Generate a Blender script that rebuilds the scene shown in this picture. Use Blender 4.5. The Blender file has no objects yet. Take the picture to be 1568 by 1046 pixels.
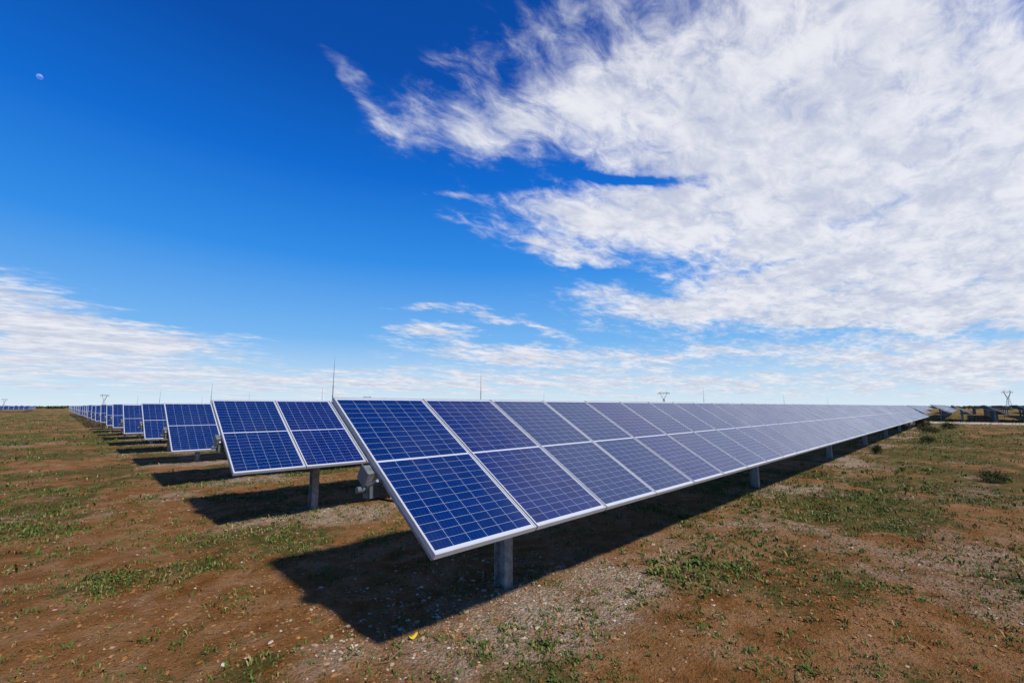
import bpy, math, random
import numpy as np
from mathutils import Vector, Matrix
random.seed(7); rng=np.random.default_rng(11)
scene=bpy.context.scene
scene.view_settings.view_transform='Standard'
try: scene.view_settings.look='None'
except Exception: pass
scene.view_settings.exposure=0
R=math.radians
CAM_H=1.771
SUN_EL=47.0
# ------------------------------------------------------------ helpers
def link(o,parent=None):
    scene.collection.objects.link(o)
    if parent: o.parent=parent
    return o
def mesh_obj(name,verts,faces,mats,parent=None,midx=None,smooth=False):
    me=bpy.data.meshes.new(name); me.from_pydata(verts,[],faces)
    for m in mats: me.materials.append(m)
    if midx is not None: me.polygons.foreach_set('material_index',midx)
    if smooth: me.polygons.foreach_set('use_smooth',[True]*len(me.polygons))
    me.update()
    return link(bpy.data.objects.new(name,me),parent)
def empty(name,loc=(0,0,0)):
    e=bpy.data.objects.new(name,None); e.location=loc; e.empty_display_size=.3
    return link(e)
class G:
    """small node-graph helper"""
    def __init__(s,nt): s.nt=nt
    def n(s,t,**k):
        nd=s.nt.nodes.new(t)
        for a,b in k.items(): setattr(nd,a,b)
        return nd
    def put(s,sock,v):
        if isinstance(v,bpy.types.NodeSocket): s.nt.links.new(v,sock)
        elif v is not None: sock.default_value=v
    def m(s,op,a,b=None,c=None,clamp=False):
        nd=s.n('ShaderNodeMath',operation=op); nd.use_clamp=clamp
        s.put(nd.inputs[0],a); s.put(nd.inputs[1],b)
        if c is not None: s.put(nd.inputs[2],c)
        return nd.outputs[0]
    def v(s,op,a,b=None):
        nd=s.n('ShaderNodeVectorMath',operation=op)
        s.put(nd.inputs[0],a); s.put(nd.inputs[1],b)
        return nd.outputs['Value'] if op in('DOT_PRODUCT','LENGTH') else nd.outputs['Vector']
    def noise(s,vec,scale,detail=4,rough=.5,dist=0.,col=False):
        nd=s.n('ShaderNodeTexNoise'); s.put(nd.inputs['Vector'],vec)
        nd.inputs['Scale'].default_value=scale; nd.inputs['Detail'].default_value=detail
        nd.inputs['Roughness'].default_value=rough; nd.inputs['Distortion'].default_value=dist
        return nd.outputs['Color' if col else 'Fac']
    def mr(s,val,a,b,c=0.,d=1.,smooth=True):
        nd=s.n('ShaderNodeMapRange'); nd.interpolation_type='SMOOTHSTEP' if smooth else 'LINEAR'
        s.put(nd.inputs[0],val)
        for i,x in enumerate((a,b,c,d)): nd.inputs[i+1].default_value=x
        return nd.outputs[0]
    def mix(s,f,a,b,mode='MIX'):
        nd=s.n('ShaderNodeMix',data_type='RGBA'); nd.blend_type=mode
        s.put(nd.inputs[0],f)
        for sock,v in ((nd.inputs[6],a),(nd.inputs[7],b)):
            if isinstance(v,tuple): sock.default_value=(*v[:3],1)
            else: s.put(sock,v)
        return nd.outputs[2]
    def ramp(s,f,stops):
        nd=s.n('ShaderNodeValToRGB'); s.put(nd.inputs[0],f); cr=nd.color_ramp
        while len(cr.elements)<len(stops): cr.elements.new(.5)
        for e,(p,c) in zip(cr.elements,stops): e.position=p; e.color=(*c,1)
        return nd.outputs[0]
def mat(name,rough=.8,metal=0.,spec=.5,col=(.5,.5,.5)):
    m=bpy.data.materials.new(name); m.use_nodes=True
    b=m.node_tree.nodes['Principled BSDF']
    b.inputs['Base Color'].default_value=(*col,1)
    b.inputs['Roughness'].default_value=rough; b.inputs['Metallic'].default_value=metal
    b.inputs['Specular IOR Level'].default_value=spec
    return m,G(m.node_tree),b
# ------------------------------------------------------------ materials
M_frame,g,b=mat('anodised_frame',.4,.0,.5)
tc=g.n('ShaderNodeTexCoord').outputs['Object']
g.put(b.inputs['Base Color'],g.mix(g.noise(tc,9,3),(.52,.53,.56),(.38,.39,.42)))
M_steel,g,b=mat('galvanised_steel',.5,.45,.5)
tc=g.n('ShaderNodeTexCoord').outputs['Object']
nz=g.noise(tc,14,4,.65)
g.put(b.inputs['Base Color'],g.mix(g.mr(nz,.35,.65),(.17,.19,.21),(.34,.36,.39)))
g.put(b.inputs['Roughness'],g.mr(nz,.3,.7,.38,.65))
M_box,g,b=mat('painted_housing',.5,0,.5)
tc=g.n('ShaderNodeTexCoord').outputs['Object']
g.put(b.inputs['Base Color'],g.mix(g.noise(tc,20,3),(.06,.075,.09),(.12,.14,.16)))
M_cable,_,_=mat('cable_rubber',.6,0,.4,(.015,.015,.017))
M_back,g,b=mat('backsheet_shaded',.7,0,.3)
tc=g.n('ShaderNodeTexCoord').outputs['Object']
g.put(b.inputs['Base Color'],g.mix(g.noise(tc,3,3),(.10,.11,.13),(.16,.17,.19)))  # white sheet coloured dark grey: underside shade painted into the base colour
# PV laminate (half-cut cells), UV: u = module index + metres across, v = metres up
M_pv,g,b=mat('pv_laminate',.12,0,.5)
uv=g.n('ShaderNodeUVMap'); uv.uv_map='UVMap'
sx=g.n('ShaderNodeSeparateXYZ'); g.put(sx.inputs[0],uv.outputs[0]); U,V=sx.outputs[0],sx.outputs[1]
mod=g.m('FLOOR',U); u=g.m('FRACT',U)
PX=.1565; MX=(.98-6*PX)/2
cu=g.m('DIVIDE',g.m('SUBTRACT',u,MX),PX)
fu=g.m('FRACT',cu); iu=g.m('FLOOR',cu)
du=g.m('MULTIPLY',g.m('SUBTRACT',.5,g.m('ABSOLUTE',g.m('SUBTRACT',fu,.5))),PX)
vm=g.m('SUBTRACT',V,.99); va=g.m('SUBTRACT',g.m('ABSOLUTE',vm),.010)
PY=.0785
cv=g.m('DIVIDE',va,PY); fv=g.m('FRACT',cv); iv=g.m('FLOOR',g.m('MULTIPLY',cv,g.m('SIGN',vm)))
dv=g.m('MULTIPLY',g.m('SUBTRACT',.5,g.m('ABSOLUTE',g.m('SUBTRACT',fv,.5))),PY)
line=g.m('MAXIMUM',g.m('LESS_THAN',du,.0012),g.m('LESS_THAN',dv,.0010))
wide=g.m('MAXIMUM',g.m('LESS_THAN',va,0.0),g.m('GREATER_THAN',cv,12.0))
wide=g.m('MAXIMUM',wide,g.m('LESS_THAN',cu,0.0)); wide=g.m('MAXIMUM',wide,g.m('GREATER_THAN',cu,6.0))
fb=g.m('FRACT',g.m('MULTIPLY',fu,5.0)); bus=g.m('LESS_THAN',g.m('ABSOLUTE',g.m('SUBTRACT',fb,.5)),.018)
wn=g.n('ShaderNodeTexWhiteNoise'); cx=g.n('ShaderNodeCombineXYZ')
g.put(cx.inputs[0],g.m('ADD',g.m('MULTIPLY',mod,13.0),iu)); g.put(cx.inputs[1],iv); g.put(wn.inputs[0],cx.outputs[0])
wm=g.n('ShaderNodeTexWhiteNoise',noise_dimensions='1D'); g.put(wm.inputs['W'],mod)
cell=g.mix(wn.outputs['Value'],(.0006,.0075,.085),(.0010,.014,.130))
cell=g.mix(g.m('MULTIPLY',wm.outputs['Value'],.8),cell,(.0004,.025,.105))
vo=g.n('ShaderNodeTexVoronoi'); g.put(vo.inputs['Vector'],uv.outputs[0]); vo.inputs['Scale'].default_value=70
cell=g.mix(.25,cell,g.mix(vo.outputs['Color'],(.001,.006,.06),(.003,.025,.17)))
cell=g.mix(g.m('MULTIPLY',bus,.16),cell,(.22,.33,.45))
col=g.mix(line,cell,(.34,.42,.54)); col=g.mix(wide,col,(.48,.52,.60))
dust=g.noise(g.n('ShaderNodeTexCoord').outputs['Object'],1.7,5,.6)
col=g.mix(g.mr(dust,.4,.8,0.0,.03),col,(.35,.28,.22))
g.put(b.inputs['Base Color'],col)
g.put(b.inputs['Roughness'],g.mr(dust,.3,.7,.10,.22))
b.inputs['IOR'].default_value=1.5
# ------------------------------------------------------------ tracker row
TILT=R(31.7); CT,ST=math.cos(TILT),math.sin(TILT); ZC=1.332
MW,ML,GAP=.985,1.98,.015
def P3(x,s,n): return (x, s*CT-n*ST, ZC+s*ST+n*CT)
class MB:
    def __init__(s): s.v=[]; s.f=[]; s.mi=[]
    def quad(s,p,mi=0):
        k=len(s.v); s.v+=p; s.f.append(tuple(range(k,k+len(p)))); s.mi.append(mi)
    def hexa(s,p,mi=0):
        k=len(s.v); s.v+=p
        for f in ((0,3,2,1),(4,5,6,7),(0,1,5,4),(1,2,6,5),(2,3,7,6),(3,0,4,7)):
            s.f.append(tuple(k+i for i in f)); s.mi.append(mi)
    def sbox(s,x0,x1,a0,a1,n0,n1,mi=0):
        s.hexa([P3(x0,a0,n0),P3(x1,a0,n0),P3(x1,a1,n0),P3(x0,a1,n0),P3(x0,a0,n1),P3(x1,a0,n1),P3(x1,a1,n1),P3(x0,a1,n1)],mi)
    def box(s,x0,x1,y0,y1,z0,z1,mi=0):
        s.hexa([(x0,y0,z0),(x1,y0,z0),(x1,y1,z0),(x0,y1,z0),(x0,y0,z1),(x1,y0,z1),(x1,y1,z1),(x0,y1,z1)],mi)
    def cyl(s,a,b_,r0,r1,n=8,mi=0):
        a=Vector(a); b_=Vector(b_); d=(b_-a).normalized()
        t=Vector((0,0,1)) if abs(d.z)<.9 else Vector((1,0,0)); e=d.cross(t).normalized(); f=d.cross(e)
        k=len(s.v)
        for c,r in((a,r0),(b_,r1)):
            for i in range(n):
                an=2*math.pi*i/n; s.v.append(tuple(c+e*math.cos(an)*r+f*math.sin(an)*r))
        for i in range(n):
            j=(i+1)%n; s.f.append((k+i,k+j,k+n+j,k+n+i)); s.mi.append(mi)
        s.f.append(tuple(k+i for i in range(n))[::-1]); s.mi.append(mi)
        s.f.append(tuple(k+n+i for i in range(n))); s.mi.append(mi)
    def obj(s,name,mats,parent=None):
        return mesh_obj(name,s.v,s.f,mats,parent,s.mi)
def build_row_meshes(nmod,post0,pitch):
    v=[];f=[];uvs=[]
    LIP=.012
    for i in range(nmod):
        x0=i*(MW+GAP)+GAP/2; k=len(v)
        tz=random.uniform(-.002,.002); tz2=random.uniform(-.002,.002)
        for q,(a,c) in enumerate(((LIP,LIP),(MW-LIP,LIP),(MW-LIP,ML-LIP),(LIP,ML-LIP))):
            v.append(P3(x0+a,c-ML/2,tz if q in(0,1) else tz2)); uvs.append((i+a,c))
        f.append((k,k+1,k+2,k+3))
    me=bpy.data.meshes.new('laminate'); me.from_pydata(v,[],f); me.materials.append(M_pv)
    ul=me.uv_layers.new(name='UVMap')
    for l,loop in zip(ul.data,me.loops): l.uv=uvs[loop.vertex_index]
    me.update()
    B=MB()
    for i in range(nmod):
        x0=i*(MW+GAP)+GAP/2; x1=x0+MW; h=ML/2
        dn=random.uniform(-.0015,.0025)
        B.sbox(x0,x0+LIP,-h,h,-.036,.005+dn); B.sbox(x1-LIP,x1,-h,h,-.036,.005+dn)
        B.sbox(x0+LIP,x1-LIP,-h,-h+LIP,-.036,.004+dn); B.sbox(x0+LIP,x1-LIP,h-LIP,h,-.036,.004+dn)
        B.quad([P3(x0+LIP,-h+LIP,-.007),P3(x0+LIP,h-LIP,-.007),P3(x1-LIP,h-LIP,-.007),P3(x1-LIP,-h+LIP,-.007)],1)
        B.sbox(x0+MW/2-.05,x0+MW/2+.05,-.05,.05,-.030,-.008,2)
    me2=bpy.data.meshes.new('frames'); me2.from_pydata(B.v,[],B.f)
    for m in(M_frame,M_back,M_cable): me2.materials.append(m)
    me2.polygons.foreach_set('material_index',B.mi); me2.update()
    B=MB(); L=nmod*(MW+GAP)
    c=Vector(P3(0,0,-.125)); tw=.055
    B.sbox(-.05,L+.12,-tw,tw,-.125-tw,-.125+tw,0)
    B.sbox(-.060,-.05,-tw-.01,tw+.01,-.125-tw-.01,-.125+tw+.01,1)
    for i in range(nmod+1):
        x=i*(MW+GAP); w=.03
        if i==0: x+=.04
        if i==nmod: x-=.04
        B.sbox(x-w,x+w,-.97,.97,-.063,-.038,0)  # rail lengthened into a backing strip, added to block light through module gaps
        B.sbox(x-w+.012,x+w-.012,-.10,.10,-.30+.11,-.187,0)
    k=post0
    while k<L:
        zt=c.z-.10; y0=c.y; fw=.055; dp=.075; t=.008
        B.box(k-fw,k+fw,y0-dp,y0-dp+t,-.4,zt,0); B.box(k-fw,k+fw,y0+dp-t,y0+dp,-.4,zt,0)
        B.box(k-t/2,k+t/2,y0-dp+t,y0+dp-t,-.4,zt,0)
        B.box(k-.02,k+.02,y0-.11,y0+.11,zt,zt+.03,0)
        B.cyl((k-.035,y0,c.z),(k+.035,y0,c.z),.112,.112,16,0)
        B.cyl((k+fw*.6,y0-dp-.008,zt-.05),(k+fw*.6,y0-dp+.001,zt-.05),.011,.011,6,0)
        B.cyl((k-fw*.6,y0-dp-.008,zt-.12),(k-fw*.6,y0-dp+.001,zt-.12),.011,.011,6,0)
        k+=pitch
    # small drive controller and cable loops hanging below the tube near the end of the row
    B.box(-.03,.08,c.y-.05,c.y+.03,c.z-.175,c.z-.08,1)
    B.cyl((-.09,c.y+.02,c.z-.11),(-.03,c.y+.02,c.z-.11),.026,.026,14,1)
    B.cyl((-.03,c.y-.05,c.z-.08),(-.03,c.y-.19,c.z-.02),.012,.012,10,0)
    B.cyl((.0,c.y-.04,c.z-.17),(.25,c.y-.02,c.z-.24),.009,.009,6,2)
    B.cyl((.25,c.y-.02,c.z-.24),(1.45,c.y,c.z-.11),.009,.009,6,2)
    me3=bpy.data.meshes.new('torque_tube_and_posts'); me3.from_pydata(B.v,[],B.f)
    for m in(M_steel,M_box,M_cable): me3.materials.append(m)
    me3.polygons.foreach_set('material_index',B.mi); me3.update()
    return me,me2,me3
X0,YC,PITCH=1.822,3.377,4.80
ROWN=56
meshes=build_row_meshes(ROWN,1.5,7.68)
meshes_short=build_row_meshes(14,1.5,5.0)
def add_row(x,y,dz=0,ms=None):
    e=empty('solar_panel_row',(x,y,dz))
    for me,nm in zip(ms or meshes,('laminate','frames','torque_tube_and_posts')):
        link(bpy.data.objects.new(nm,me),e)
    return e
for j in range(31): add_row(X0+(random.uniform(-.05,.05) if j>1 else 0),YC+j*PITCH,random.uniform(-.03,.03) if j else 0)
for j in range(-14,16): add_row(76+random.uniform(-.3,.3),YC-1.1+j*PITCH,random.uniform(-.0,.15))
for j in range(-8,6): add_row(142,YC+j*PITCH,.1)
for k_,yy in enumerate((4.9,1.0,-1.7,-4.2,-6.6,-9.4,-12.4)): add_row(73.6+(k_%2)*.5,yy-.6,.05,meshes_short)
for j in range(0,9): add_row(-62,195+j*7.0)
for j in range(0,5): add_row(-125,195+j*9.0)
# ------------------------------------------------------------ ground fields
TAB=[rng.random((256,256)) for _ in range(8)]
def vn(x,y,k):
    T=TAB[k%8]; xi=np.floor(x).astype(int); yi=np.floor(y).astype(int); fx=x-xi; fy=y-yi
    fx=fx*fx*(3-2*fx); fy=fy*fy*(3-2*fy)
    a=T[xi%256,yi%256]; b_=T[(xi+1)%256,yi%256]; c=T[xi%256,(yi+1)%256]; d=T[(xi+1)%256,(yi+1)%256]
    return (a*(1-fx)+b_*fx)*(1-fy)+(c*(1-fx)+d*fx)*fy
def fbm(x,y,k,o=4):
    s=0;a=.5;t=0
    for i in range(o):
        s=s+a*vn(x*2**i+17.3*i,y*2**i-9.1*i,k+i); t+=a; a*=.6
    return s/t
def ss(a,b_,x):
    t=np.clip((x-a)/(b_-a),0,1); return t*t*(3-2*t)
def pale(x,y):
    i=np.clip(np.round((x-3.45)/7.68),0,7); j=np.clip(np.round((y-2.9)/PITCH),0,30)
    dx=x-(3.45+7.68*i); dy=y-(2.85+PITCH*j)
    d=np.sqrt((dx/1.35)**2+(dy/.75)**2)+ (fbm(x*1.6,y*1.6,1)-.5)*1.7
    p=1-ss(.35,1.25,d)
    q=np.sqrt(((x-1.6)/.35)**2+((y-3.45)/.3)**2)
    strip=np.exp(-((y-2.7)/.5)**2)*ss(1.5,3,x)*(1-ss(40,58,x))*.65*ss(.42,.66,fbm(x*.9,y*1.4,4,5))
    return np.clip(p+strip+.5*(1-ss(.3,1.2,q+ (fbm(x*4,y*4,2)-.5))) + .6*ss(.60,.76,fbm(x*.55+40,y*.55,3,5)),0,1)
def green(x,y):
    d=np.hypot(x,y)
    n=fbm(x*.8+5,y*.8+9,2,6)
    band=np.exp(-((y-1.6)/1.0)**2)*ss(2.5,5,x)*.12
    base=ss(4,26,d)*.18+.02+band-.065*ss(-1,2,y-x)*(1-ss(7,18,d))
    g_=ss(.46,.72,n+base)
    return np.clip(g_*(1-.7*pale(x,y)),0,1)
def height(x,y):
    d=np.hypot(x,y); f=1-ss(30,90,d)
    h=(fbm(x*.35,y*.35,0)-.5)*.10+(fbm(x*2.1,y*2.1,4)-.5)*.075+(fbm(x*8,y*8,5,3)-.5)*.034
    return h*f
n=330;k=.0262;a=1.4
t=np.arange(-n,n+1); gx=3+a*np.sinh(k*t)
XX,YY=np.meshgrid(gx,gx+.5,indexing='ij'); ZZ=height(XX,YY)
N=len(gx); verts=np.stack([XX,YY,ZZ],-1).reshape(-1,3)
ii,jj=np.meshgrid(np.arange(N-1),np.arange(N-1),indexing='ij'); b0=(ii*N+jj).ravel()
faces=np.stack([b0,b0+N,b0+N+1,b0+1],-1)
def np_mesh(name,verts,faces,mats,smooth=False):
    me=bpy.data.meshes.new(name); nf,c=faces.shape
    me.vertices.add(len(verts)); me.vertices.foreach_set('co',verts.astype(np.float32).ravel())
    me.loops.add(nf*c); me.loops.foreach_set('vertex_index',faces.astype(np.int32).ravel())
    me.polygons.add(nf); me.polygons.foreach_set('loop_start',np.arange(0,nf*c,c,dtype=np.int32))
    me.polygons.foreach_set('loop_total',np.full(nf,c,dtype=np.int32))
    me.polygons.foreach_set('use_smooth',np.full(nf,smooth))
    for m in mats: me.materials.append(m)
    me.update(calc_edges=True); me.validate()
    return link(bpy.data.objects.new(name,me))
M_ground,g,b=mat('dry_red_earth',.95,0,.1)
pos=g.n('ShaderNodeNewGeometry').outputs['Position']
at=g.n('ShaderNodeAttribute'); at.attribute_name='green'; GR=at.outputs['Fac']
at=g.n('ShaderNodeAttribute'); at.attribute_name='pale'; PA=at.outputs['Fac']
big=g.noise(pos,.35,4,.6); med=g.noise(pos,2.3,6,.65); fine=g.noise(pos,22,6,.7); vf=g.noise(pos,90,2,.7)
soil=g.mix(g.mr(big,.35,.65),(.225,.088,.017),(.300,.138,.042))
soil=g.mix(g.mr(med,.40,.66),soil,(.370,.200,.090))
soil=g.mix(g.mr(med,.44,.32,0,.45),soil,(.150,.060,.016))
soil=g.mix(g.mr(fine,.48,.32,0,.75),soil,(.085,.034,.008))
soil=g.mix(g.mr(vf,.55,.72,0,.5),soil,(.44,.27,.14))
palec=g.mix(g.mr(fine,.35,.65),(.33,.225,.145),(.56,.45,.34))
palef=g.m('MULTIPLY',PA,g.mr(med,.30,.60,.4,1.0))
soil=g.mix(palef,soil,palec)
grassc=g.mix(g.mr(med,.35,.65),(.055,.072,.012),(.125,.118,.024))
grassc=g.mix(g.mr(fine,.45,.65,0,.7),grassc,(.026,.040,.008))
grassc=g.mix(g.mr(big,.5,.7,0,.4),grassc,(.17,.13,.035))
gn=g.m('ADD',g.m('MULTIPLY',GR,.70),g.m('ADD',g.m('MULTIPLY',g.m('SUBTRACT',g.noise(pos,5,7,.75),.5),2.0),g.m('MULTIPLY',g.m('SUBTRACT',fine,.5),1.2)))
col=g.mix(g.mr(gn,.32,.66,0,.8),soil,grassc)
g.put(b.inputs['Base Color'],col)
vo=g.n('ShaderNodeTexVoronoi'); g.put(vo.inputs['Vector'],pos); vo.inputs['Scale'].default_value=38
bumpv=g.m('ADD',g.m('MULTIPLY',fine,1.3),g.m('ADD',g.m('MULTIPLY',vf,.5),g.m('MULTIPLY',g.m('MULTIPLY',vo.outputs['Distance'],-.5),g.m('ADD',PA,.4))))
bp=g.n('ShaderNodeBump'); bp.inputs['Strength'].default_value=1.0; bp.inputs['Distance'].default_value=.05
g.put(bp.inputs['Height'],bumpv); g.put(b.inputs['Normal'],bp.outputs[0])
ground=np_mesh('ground',verts,faces,[M_ground],True)
for nm,fn in(('green',green),('pale',pale)):
    A=ground.data.attributes.new(nm,'FLOAT','POINT'); A.data.foreach_set('value',fn(verts[:,0],verts[:,1]).astype(np.float32))
# gravel road across the end of the block
M_road,g,b=mat('gravel_road_surface',.95,0,.1)
pos=g.n('ShaderNodeNewGeometry').outputs['Position']
g.put(b.inputs['Base Color'],g.mix(g.noise(pos,.8,6,.7),(.34,.27,.20),(.56,.48,.40)))
ys=np.arange(-300,400,4.0); rv=[];rf=[]
for i,y in enumerate(ys):
    w=math.sin(y*.11)*.25+math.sin(y*.37)*.12
    rv+=[(63.8+w,y,.03),(71.0-w*.7,y,.03)]
    if i: q=2*i; rf.append((q-2,q-1,q+1,q))
mesh_obj('gravel_road',rv,rf,[M_road])
# ------------------------------------------------------------ grass
def tufts(px,py,size,nb,wid,spread):
    n_=len(px); K=nb
    az=rng.random((n_,K))*2*np.pi; ln=size[:,None]*(.5+.7*rng.random((n_,K)))
    lean=.25+.9*rng.random((n_,K)); ox=(rng.random((n_,K))-.5)*spread*size[:,None]; oy=(rng.random((n_,K))-.5)*spread*size[:,None]
    bx=px[:,None]+ox; by=py[:,None]+oy; bz=height(bx,by)-.004
    dx,dy=np.cos(az),np.sin(az); w=wid*ln
    sx_,sy_=-dy,dx
    def pt(f,zf,wf,sg):
        return np.stack([bx+dx*ln*lean*f+sx_*w*wf*sg, by+dy*ln*lean*f+sy_*w*wf*sg, bz+ln*zf],-1)
    p0=pt(0,0,.6,-1);p1=pt(0,0,.6,1);p2=pt(.45,.6,1,1);p3=pt(.45,.6,1,-1);p4=pt(1,.85+0*lean,0,0)
    V=np.stack([p0,p1,p2,p3,p4],2).reshape(-1,3)
    b_=np.arange(n_*K)*5
    F=np.concatenate([np.stack([b_,b_+1,b_+2],-1),np.stack([b_,b_+2,b_+3],-1),np.stack([b_+3,b_+2,b_+4],-1)])
    return V,F
def scatter(cnt,x0,x1,y0,y1,dens):
    x=rng.uniform(x0,x1,cnt); y=rng.uniform(y0,y1,cnt); keep=rng.random(cnt)<dens(x,y); return x[keep],y[keep]
def clumpy(x,y): return ss(.42,.66,fbm(x*2.2,y*2.2,6,3))
parts=[]
x,y=scatter(150000,-3,14,-3,14,lambda x,y:(.32+.68*green(x,y))*(.12+clumpy(x,y))*.8*(np.hypot(x,y)>1.6)); parts.append((x,y,rng.uniform(.012,.048,len(x)),6,.14,1.8))
x,y=scatter(110000,-14,45,-12,45,lambda x,y:(.20+.80*green(x,y))*(.1+clumpy(x*.6,y*.6))*.8*(np.hypot(x,y)>7)); parts.append((x,y,rng.uniform(.035,.09,len(x)),6,.13,2.4))
for cx_,cy_,rr,nn,sz in((4.98,2.45,.25,60,.075),(5.35,2.2,.3,44,.06),(4.75,2.1,.25,36,.05),(5.9,2.6,.5,60,.055),(7,2.4,.6,60,.06),(8.6,3.0,.45,50,.07),(9.6,2.6,.6,54,.06),(2.72,2.38,.05,14,.045),(2.1,2.25,.12,14,.035),(3.6,2.5,.25,50,.038),(3.0,2.35,.35,60,.033),(2.5,2.25,.3,50,.03),(12.5,2.4,1.3,90,.08),(16,1.5,1.6,100,.09),(3.4,7.9,.6,70,.045),(2.6,8.0,.5,50,.05),(4.2,1.4,.5,60,.035),(6.2,1.3,.8,90,.045)):
    x=rng.normal(cx_,rr,nn);y=rng.normal(cy_,rr*.8,nn); parts.append((x,y,rng.uniform(.4,1.1,nn)*sz,9,.17,1.5))
x,y=scatter(40000,-60,110,-50,140,lambda x,y:green(x,y)*.7*(np.hypot(x,y)>28)); parts.append((x,y,rng.uniform(.08,.17,len(x)),5,.2,5))
Vs=[];Fs=[];off=0
for p in parts:
    V_,F_=tufts(*p); Vs.append(V_);Fs.append(F_+off);off+=len(V_)
M_grass,g,b=mat('grass_blades',.7,0,.2)
pos=g.n('ShaderNodeNewGeometry').outputs['Position']; isl=g.n('ShaderNodeNewGeometry').outputs['Random Per Island']
c=g.ramp(isl,[(0,(.035,.080,.012)),(.42,(.070,.115,.018)),(.70,(.13,.145,.03)),(.86,(.24,.18,.065)),(1,(.38,.29,.14))])
c=g.mix(g.mr(g.noise(pos,.8,3),.4,.6,0,.5),c,(.065,.11,.018))
g.put(b.inputs['Base Color'],c)
np_mesh('grass',np.concatenate(Vs),np.concatenate(Fs),[M_grass])
# ------------------------------------------------------------ stones
phi=(1+5**.5)/2
ico=np.array([(-1,phi,0),(1,phi,0),(-1,-phi,0),(1,-phi,0),(0,-1,phi),(0,1,phi),(0,-1,-phi),(0,1,-phi),(phi,0,-1),(phi,0,1),(-phi,0,-1),(-phi,0,1)])/math.sqrt(1+phi*phi)
icf=np.array([(0,11,5),(0,5,1),(0,1,7),(0,7,10),(0,10,11),(1,5,9),(5,11,4),(11,10,2),(10,7,6),(7,1,8),(3,9,4),(3,4,2),(3,2,6),(3,6,8),(3,8,9),(4,9,5),(2,4,11),(6,2,10),(8,6,7),(9,8,1)])
def stones(px,py,r):
    n_=len(px); S=ico[None]*(1+rng.uniform(-.28,.28,(n_,12,1)))
    sc=np.stack([rng.uniform(.8,1.4,n_),rng.uniform(.6,1.0,n_),rng.uniform(.35,.75,n_)],-1)*r[:,None]
    S=S*sc[:,None,:]; an=rng.random(n_)*6.28; ca,sa=np.cos(an)[:,None],np.sin(an)[:,None]
    xr=S[...,0]*ca-S[...,1]*sa; yr=S[...,0]*sa+S[...,1]*ca
    V_=np.stack([xr+px[:,None],yr+py[:,None],S[...,2]+height(px,py)[:,None]+.15*r[:,None]],-1).reshape(-1,3)
    F_=(icf[None]+12*np.arange(n_)[:,None,None]).reshape(-1,3); return V_,F_
def stone_mat(name,stops,stain=(.28,.15,.07)):
    m,g,b=mat(name,.9,0,.2)
    pos=g.n('ShaderNodeNewGeometry').outputs['Position']; isl=g.n('ShaderNodeNewGeometry').outputs['Random Per Island']
    c=g.ramp(isl,stops); c=g.mix(g.mr(g.noise(pos,60,4,.7),.4,.7,0,.5),c,stain); g.put(b.inputs['Base Color'],c)
    return m
M_st=stone_mat('gravel_stone',[(0,(.20,.10,.045)),(.4,(.32,.20,.12)),(.75,(.43,.33,.24)),(1,(.56,.50,.42))])
x,y=scatter(80000,-2,14,-2,12,lambda x,y:(.10+.8*pale(x,y))*(np.hypot(x,y)>1.6)); r=.003+.013*rng.random(len(x))**4+.004*rng.random(len(x))
V1,F1=stones(x,y,r)
x=rng.normal(2.9,.9,1100);y=rng.normal(3.6,.5,1100); r=.006+.02*rng.random(1100)**4; V2,F2=stones(x,y,r)
x,y=scatter(9000,0,60,-2,60,lambda x,y:pale(x,y)*.6); r=.012+.03*rng.random(len(x))**3; V3,F3=stones(x,y,r)
np_mesh('gravel',np.concatenate([V1,V2,V3]),np.concatenate([F1,F2+len(V1),F3+len(V1)+len(V2)]),[M_st])
M_clod=stone_mat('soil_clod',[(0,(.13,.052,.012)),(.5,(.25,.11,.030)),(1,(.36,.19,.08))],(.17,.075,.025))
x,y=scatter(90000,-2,11,-2,11,lambda x,y:(.15+.85*ss(.4,.7,fbm(x*1.7,y*1.7,0,4)))*(np.hypot(x,y)>1.6)*np.clip(6/(np.hypot(x,y)+1),0,1)); r=.003+.004*rng.random(len(x))+.016*rng.random(len(x))**5
V1,F1=stones(x,y,r); np_mesh('soil_clods',V1,F1,[M_clod])
M_wst=stone_mat('limestone',[(0,(.36,.29,.22)),(.5,(.52,.45,.37)),(1,(.70,.64,.57))])
x=np.concatenate([rng.normal(1.62,.12,24),rng.normal(3.3,.25,14),rng.normal(4.6,.3,6),rng.normal(.9,.5,6),rng.uniform(1.5,9,40)]);y=np.concatenate([rng.normal(3.42,.08,24),rng.normal(2.6,.15,14),rng.normal(3.0,.15,6),rng.normal(3.6,.6,6),rng.uniform(0,3.4,40)])
V1,F1=stones(x,y,.005+.018*rng.random(len(x))**1.8)
np_mesh('limestone_rubble',V1,F1,[M_wst])
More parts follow.
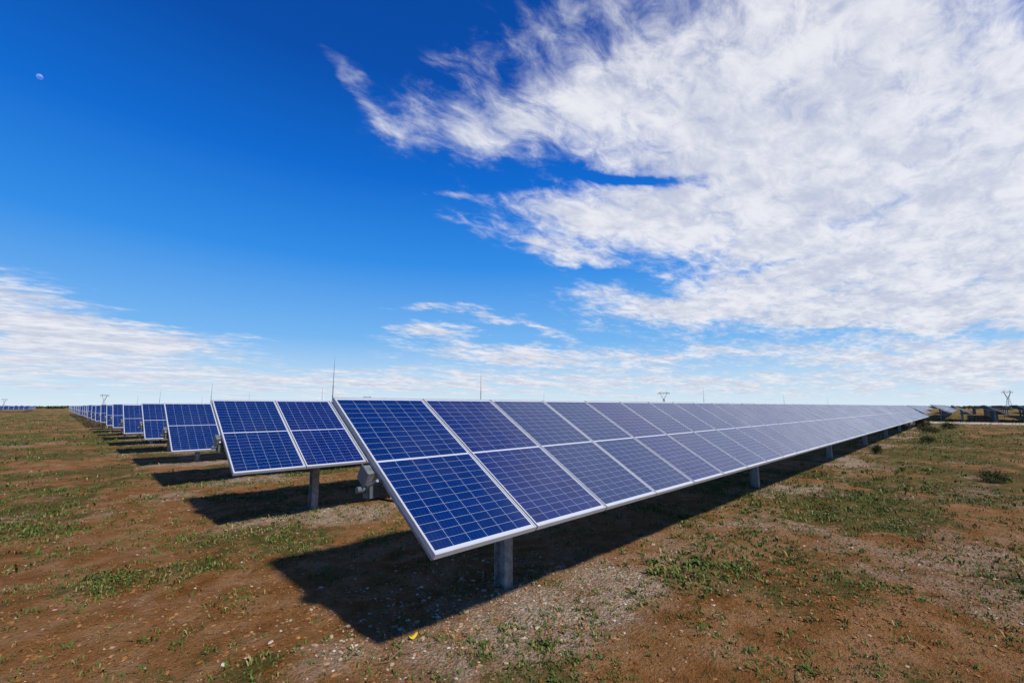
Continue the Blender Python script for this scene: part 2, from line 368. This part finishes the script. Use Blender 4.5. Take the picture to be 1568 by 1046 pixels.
# ------------------------------------------------------------ shrubs, leaf, twig
M_shrub,g,b=mat('shrub_leaf',.7,0,.2)
isl=g.n('ShaderNodeNewGeometry').outputs['Random Per Island']
g.put(b.inputs['Base Color'],g.ramp(isl,[(0,(.02,.035,.012)),(.6,(.05,.07,.022)),(1,(.12,.12,.05))]))
def shrub(x,y,r,hh):
    nn=1300; z0=float(height(np.array([x]),np.array([y]))[0])
    V_=[];F_=[]
    clumps=[(rng.normal(0,r*.45),rng.normal(0,r*.45),rng.uniform(.25,.8)*hh,rng.uniform(.25,.45)*r) for _ in range(9)]
    for i in range(nn):
        c=clumps[rng.integers(9)]; p=Vector((c[0],c[1],c[2]))+Vector(rng.normal(0,.6,3))*c[3]
        if p.z<0: p.z=abs(p.z)*.5
        d=Vector(rng.normal(0,1,3)).normalized(); e=d.cross(Vector((.3,.5,.8))).normalized(); s=r*rng.uniform(.05,.11)
        k_=len(V_); V_+=[tuple(p-d*s),tuple(p+e*s*.4),tuple(p+d*s),tuple(p-e*s*.4)]; F_.append((k_,k_+1,k_+2,k_+3))
    B=MB(); 
    for c in clumps: B.cyl((0,0,-.03),(c[0],c[1],c[2]),.008,.003,5)
    k_=len(V_); V_+=B.v; F_+=[tuple(i+k_ for i in f) for f in B.f]
    o=mesh_obj('shrub',V_,F_,[M_shrub]); o.location=(x,y,z0)
for s_ in((15.9,-.35,.27,.25),(-9.5,27,.45,.4),(22,2.6,.3,.3),(33,5.0,.5,.4),(30,1.5,.35,.3),(47,4.0,.6,.5),(24,-3,.3,.25),(50,1,.6,.45),(43,2.2,.6,.4),(54,3,.8,.6)): shrub(*s_)
M_leaf,_,_=mat('yellow_leaf_mat',.6,0,.3,(.65,.44,.02))
z=float(height(np.array([2.12]),np.array([3.22]))[0])
out=[]
for i in range(12):
    an=i/12*2*math.pi; rr=.032*(1+.25*math.cos(an)); out.append((rr*math.cos(an)*1.3,rr*math.sin(an)*.7,.016*math.cos(2*an)+.026))
mesh_obj('yellow_leaf',[(0,0,.018)]+out,[(0,i+1,(i+1)%12+1) for i in range(12)],[M_leaf]).location=(2.12,3.22,z)
M_twig,g,b=mat('dry_wood',.9,0,.2); 
g.put(b.inputs['Base Color'],g.mix(g.noise(g.n('ShaderNodeTexCoord').outputs['Object'],40,4),(.12,.07,.04),(.28,.19,.11)))
B=MB(); B.cyl((0,0,.01),(.10,.03,.03),.005,.004,6); B.cyl((.10,.03,.03),(.19,-.01,.02),.004,.002,6); B.cyl((.08,.025,.025),(.12,.12,.04),.003,.0015,6); B.cyl((.0,0,.01),(-.08,.05,.012),.004,.002,6)
B.obj('twig',[M_twig]).location=(1.80,3.02,float(height(np.array([1.80]),np.array([3.02]))[0]))
# ------------------------------------------------------------ lightning masts
for x,y in((12.8,29.6),(14.3,70.9),(14,111.8),(15.8,166),(30.8,75.3),(27,31),(76,66),(75.5,30.6),(132,33),(190,34),(30,113),(30,160),(132,75),(190,90)):
    B=MB(); B.cyl((0,0,-.1),(0,0,3.2),.045,.035,8); B.cyl((0,0,3.2),(0,0,4.6),.025,.018,8); B.cyl((0,0,4.6),(0,0,5.1),.010,.004,6); B.box(-.12,.12,-.12,.12,-.05,.03)
    B.obj('lightning_mast',[M_steel]).location=(x,y,0)
# ------------------------------------------------------------ pylons
def pylon(right,fwd,ht,ang):
    x=(fwd+right)/2**.5; y=(fwd-right)/2**.5; B=MB(); s=ht/24; th=.16*s*1.3
    def bm(a,b_): B.cyl([c*s for c in a],[c*s for c in b_],th,th,4)
    def lat(p,q,r_,t_,n_):
        p,q,r_,t_=map(Vector,(p,q,r_,t_))
        for i in range(n_):
            a0=p.lerp(q,i/n_);a1=p.lerp(q,(i+1)/n_);c0=r_.lerp(t_,i/n_);c1=r_.lerp(t_,(i+1)/n_)
            bm(a0,c1);bm(c0,a1)
    for sx_ in(-1,1):
        for sy_ in(-1,1):
            bm((3*sx_,2*sy_,0),(.7*sx_,.6*sy_,13)); bm((.7*sx_,.6*sy_,13),(5.2*sx_,.4*sy_,21)); bm((5.2*sx_,.4*sy_,21),(4.2*sx_,0,24)); 
        bm((-9,.4*sx_,21),(9,.4*sx_,21)); bm((-9,0,21),(-4.2,0,22.5)); bm((9,0,21),(4.2,0,22.5))
        lat((-3,2*sx_,0),(-.7,.6*sx_,13),(3,2*sx_,0),(.7,.6*sx_,13),4)
        lat((.7*sx_,-.6,13),(5.2*sx_,-.4,21),(.7*sx_,.6,13),(5.2*sx_,.4,21),4)
    for i in range(-8,9,2): bm((i,0,21),(i+1,0,22))
    bm((-4.5,0,22),(4.5,0,22))
    for i in(-8,0,8): B.cyl((i*s,0,21*s),(i*s,0,18.6*s),.12,.12,5)
    o=B.obj('transmission_pylon',[M_steel]); o.location=(x,y,0); o.rotation_euler[2]=ang
pylon(.335*560,560,20,R(-50)); pylon(1.095*600,600,23,R(-40)); pylon(-.90*640,640,19,R(-50)); pylon(-.32*760,760,19,R(-45)); pylon(-1.12*900,900,17,R(-45))
nn=5000; an=rng.uniform(-.2,math.pi*.5+.2,nn); dd=rng.uniform(420,1500,nn)
px,py=np.cos(an)*dd,np.sin(an)*dd
V_,F_=tufts(px,py,rng.uniform(.8,1.9,nn)*(dd/700),6,.6,3.0)
V_[:,2]-=0.1
np_mesh('distant_scrub',V_,F_,[M_shrub])
# ------------------------------------------------------------ moon
md=Vector(((1-1.16)/2**.5,(1+1.16)/2**.5,.800)); 
bpy.ops.mesh.primitive_uv_sphere_add(segments=48,ring_count=24,radius=16,location=md*2500+Vector((0,0,CAM_H)))
moon=bpy.context.object; moon.name='moon'; bpy.ops.object.shade_smooth()
mm=bpy.data.materials.new('moon_surface'); mm.use_nodes=True; nt=mm.node_tree; nt.nodes.clear(); g=G(nt)
tc=g.n('ShaderNodeTexCoord').outputs['Object']
di=g.n('ShaderNodeBsdfDiffuse'); g.put(di.inputs[0],g.mix(g.mr(g.noise(tc,.06,3),.4,.6),(.13,.12,.11),(.23,.22,.20)))
tr=g.n('ShaderNodeBsdfTransparent'); ad=g.n('ShaderNodeAddShader'); nt.links.new(di.outputs[0],ad.inputs[0]); nt.links.new(tr.outputs[0],ad.inputs[1])
mx=g.n('ShaderNodeMixShader'); bf=g.n('ShaderNodeNewGeometry').outputs['Backfacing']; nt.links.new(bf,mx.inputs[0]); nt.links.new(ad.outputs[0],mx.inputs[1]); nt.links.new(tr.outputs[0],mx.inputs[2])
o_=g.n('ShaderNodeOutputMaterial'); nt.links.new(mx.outputs[0],o_.inputs[0]); moon.data.materials.append(mm)
# ------------------------------------------------------------ sun
sl=bpy.data.lights.new('sun','SUN'); sl.energy=4.6; sl.angle=R(3.0); sl.color=(1,.94,.84)
so=link(bpy.data.objects.new('sun',sl))
sd=Vector((-.03,-1,math.tan(R(SUN_EL)))).normalized()
so.rotation_euler=sd.to_track_quat('Z','Y').to_euler(); so.location=(0,-20,30)
# ------------------------------------------------------------ sky
w=bpy.data.worlds.new('World'); scene.world=w; w.use_nodes=True; nt=w.node_tree; nt.nodes.clear(); g=G(nt)
try:
    w.cycles.sampling_method='MANUAL'; w.cycles.sample_map_resolution=256
except Exception: pass
D=g.n('ShaderNodeTexCoord').outputs['Generated']
s3=g.n('ShaderNodeSeparateXYZ'); g.put(s3.inputs[0],D); dx,dy,dz=s3.outputs
r2=1/2**.5
fw=g.m('MAXIMUM',g.m('MULTIPLY',g.m('ADD',dx,dy),r2),.08)
rt=g.m('MULTIPLY',g.m('SUBTRACT',dx,dy),r2)
Pp=g.m('DIVIDE',rt,fw); Qq=g.m('DIVIDE',dz,fw)
cP=g.n('ShaderNodeCombineXYZ'); g.put(cP.inputs[0],Pp); g.put(cP.inputs[1],Qq)
zz=g.m('ADD',g.m('MAXIMUM',dz,0.0),.10)
cd=g.n('ShaderNodeCombineXYZ'); g.put(cd.inputs[0],g.m('DIVIDE',dx,zz)); g.put(cd.inputs[1],g.m('DIVIDE',dy,zz))
mp=g.n('ShaderNodeMapping'); g.put(mp.inputs[0],cd.outputs[0]); mp.inputs['Rotation'].default_value=(0,0,R(18)); mp.inputs['Scale'].default_value=(.70,1.15,1)
CV=mp.outputs[0]
warp=g.noise(CV,1.8,5,.62,0,True)
wv=g.v('MULTIPLY',g.v('SUBTRACT',warp,(.5,.5,.5)),(.30,.13,0))
PQ=g.v('ADD',cP.outputs[0],wv)
blobs=[(.80,.85,.56,.40,0,1.15),(1.15,.48,.47,.36,0,1.2),(.22,.77,.28,.13,10,.85),(-.10,.67,.18,.065,0,.55),(-.37,.74,.16,.024,-52,.40),(-.05,.88,.26,.06,30,.30),
 (.50,.43,.34,.105,-5,1.05),(.62,.62,.32,.08,0,.65),(.08,.375,.22,.032,-14,.78),(.10,.46,.18,.03,-10,.55),(-.12,.50,.08,.012,0,.3),(.72,.235,.45,.072,0,1.1),(.36,.235,.15,.04,-5,.6),
 (.03,.110,.24,.024,-3,1.2),(-.17,.163,.11,.015,0,.8),(.0,.185,.14,.012,-12,.75),(.36,.105,.11,.013,8,.85),(-.2,.215,.07,.010,0,.55),
 (-1.14,.215,.22,.072,-14,1.2),(-.86,.145,.25,.030,-6,.85),(-1.1,.11,.35,.038,0,.75),(-.75,.065,.6,.026,0,.75),(.95,.095,.45,.028,-3,.8),(.55,.050,.6,.022,0,.75),(1.25,.14,.3,.02,4,.5),(-.2,.045,.5,.020,0,.65),
 (.30,.54,.16,.018,-2,-.9),(.25,.29,.13,.020,-20,-.5),(.62,.325,.12,.013,14,-.45),(1.0,.165,.35,.015,0,-.45)]
C=None
for (p,q,su,sv,th,wt) in blobs:
    m_=g.n('ShaderNodeMapping',vector_type='TEXTURE'); g.put(m_.inputs[0],PQ)
    m_.inputs['Location'].default_value=(p,q,0); m_.inputs['Rotation'].default_value=(0,0,R(th)); m_.inputs['Scale'].default_value=(su,sv,1)
    e=g.m('EXPONENT',g.m('MULTIPLY',g.v('DOT_PRODUCT',m_.outputs[0],m_.outputs[0]),-1.0))
    C=g.m('MULTIPLY',e,wt) if C is None else g.m('MULTIPLY_ADD',e,wt,C)
C=g.m('MINIMUM',C,1.20)
n1=g.noise(CV,2.1,9,.64,.5); n2=g.noise(CV,11.0,6,.66,.5)
nn_=g.m('ADD',g.m('MULTIPLY',g.m('SUBTRACT',n1,.5),2.0),g.m('MULTIPLY',g.m('SUBTRACT',n2,.5),1.25))
dens=g.mr(g.m('ADD',C,nn_),.14,1.12)
gate=g.mr(C,.04,.30); dens=g.m('MULTIPLY',dens,gate)
dens=g.m('MULTIPLY',dens,g.mr(dz,0.0,.02))
sky=g.n('ShaderNodeTexSky',sky_type='NISHITA'); sky.sun_disc=False; sky.sun_elevation=R(SUN_EL); sky.sun_rotation=math.atan2(sd.x,sd.y)
el=g.m('MAXIMUM',dz,0.0)
grad=g.ramp(el,[(0,(.70,.83,.92)),(.05,(.50,.71,.91)),(.14,(.18,.47,.89)),(.30,(.030,.27,.81)),(.46,(.002,.145,.64)),(.62,(.000,.074,.41)),(1,(.000,.04,.24))])
nis=g.v('MULTIPLY',sky.outputs[0],(.10,.10,.10))
base=g.mix(.04,grad,nis)
shade=g.mix(g.mr(g.m('ADD',g.m('MULTIPLY',g.noise(CV,3.2,7,.65),.6),g.m('MULTIPLY',n2,.4)),.38,.62),(.57,.61,.74),(.85,.86,.91))
skyc=g.mix(g.m('MULTIPLY',dens,.96),base,shade)
bg=g.n('ShaderNodeBackground'); g.put(bg.inputs[0],skyc); bg.inputs[1].default_value=1.0
wo=g.n('ShaderNodeOutputWorld'); nt.links.new(bg.outputs[0],wo.inputs[0])
# ------------------------------------------------------------ camera
cd_=bpy.data.cameras.new('camera'); cd_.sensor_width=36; cd_.lens=15.8; cd_.clip_start=.05; cd_.clip_end=20000
co=link(bpy.data.objects.new('camera',cd_)); co.location=(0,0,CAM_H); co.rotation_euler=(R(90+8.19),0,R(-45)); scene.camera=co
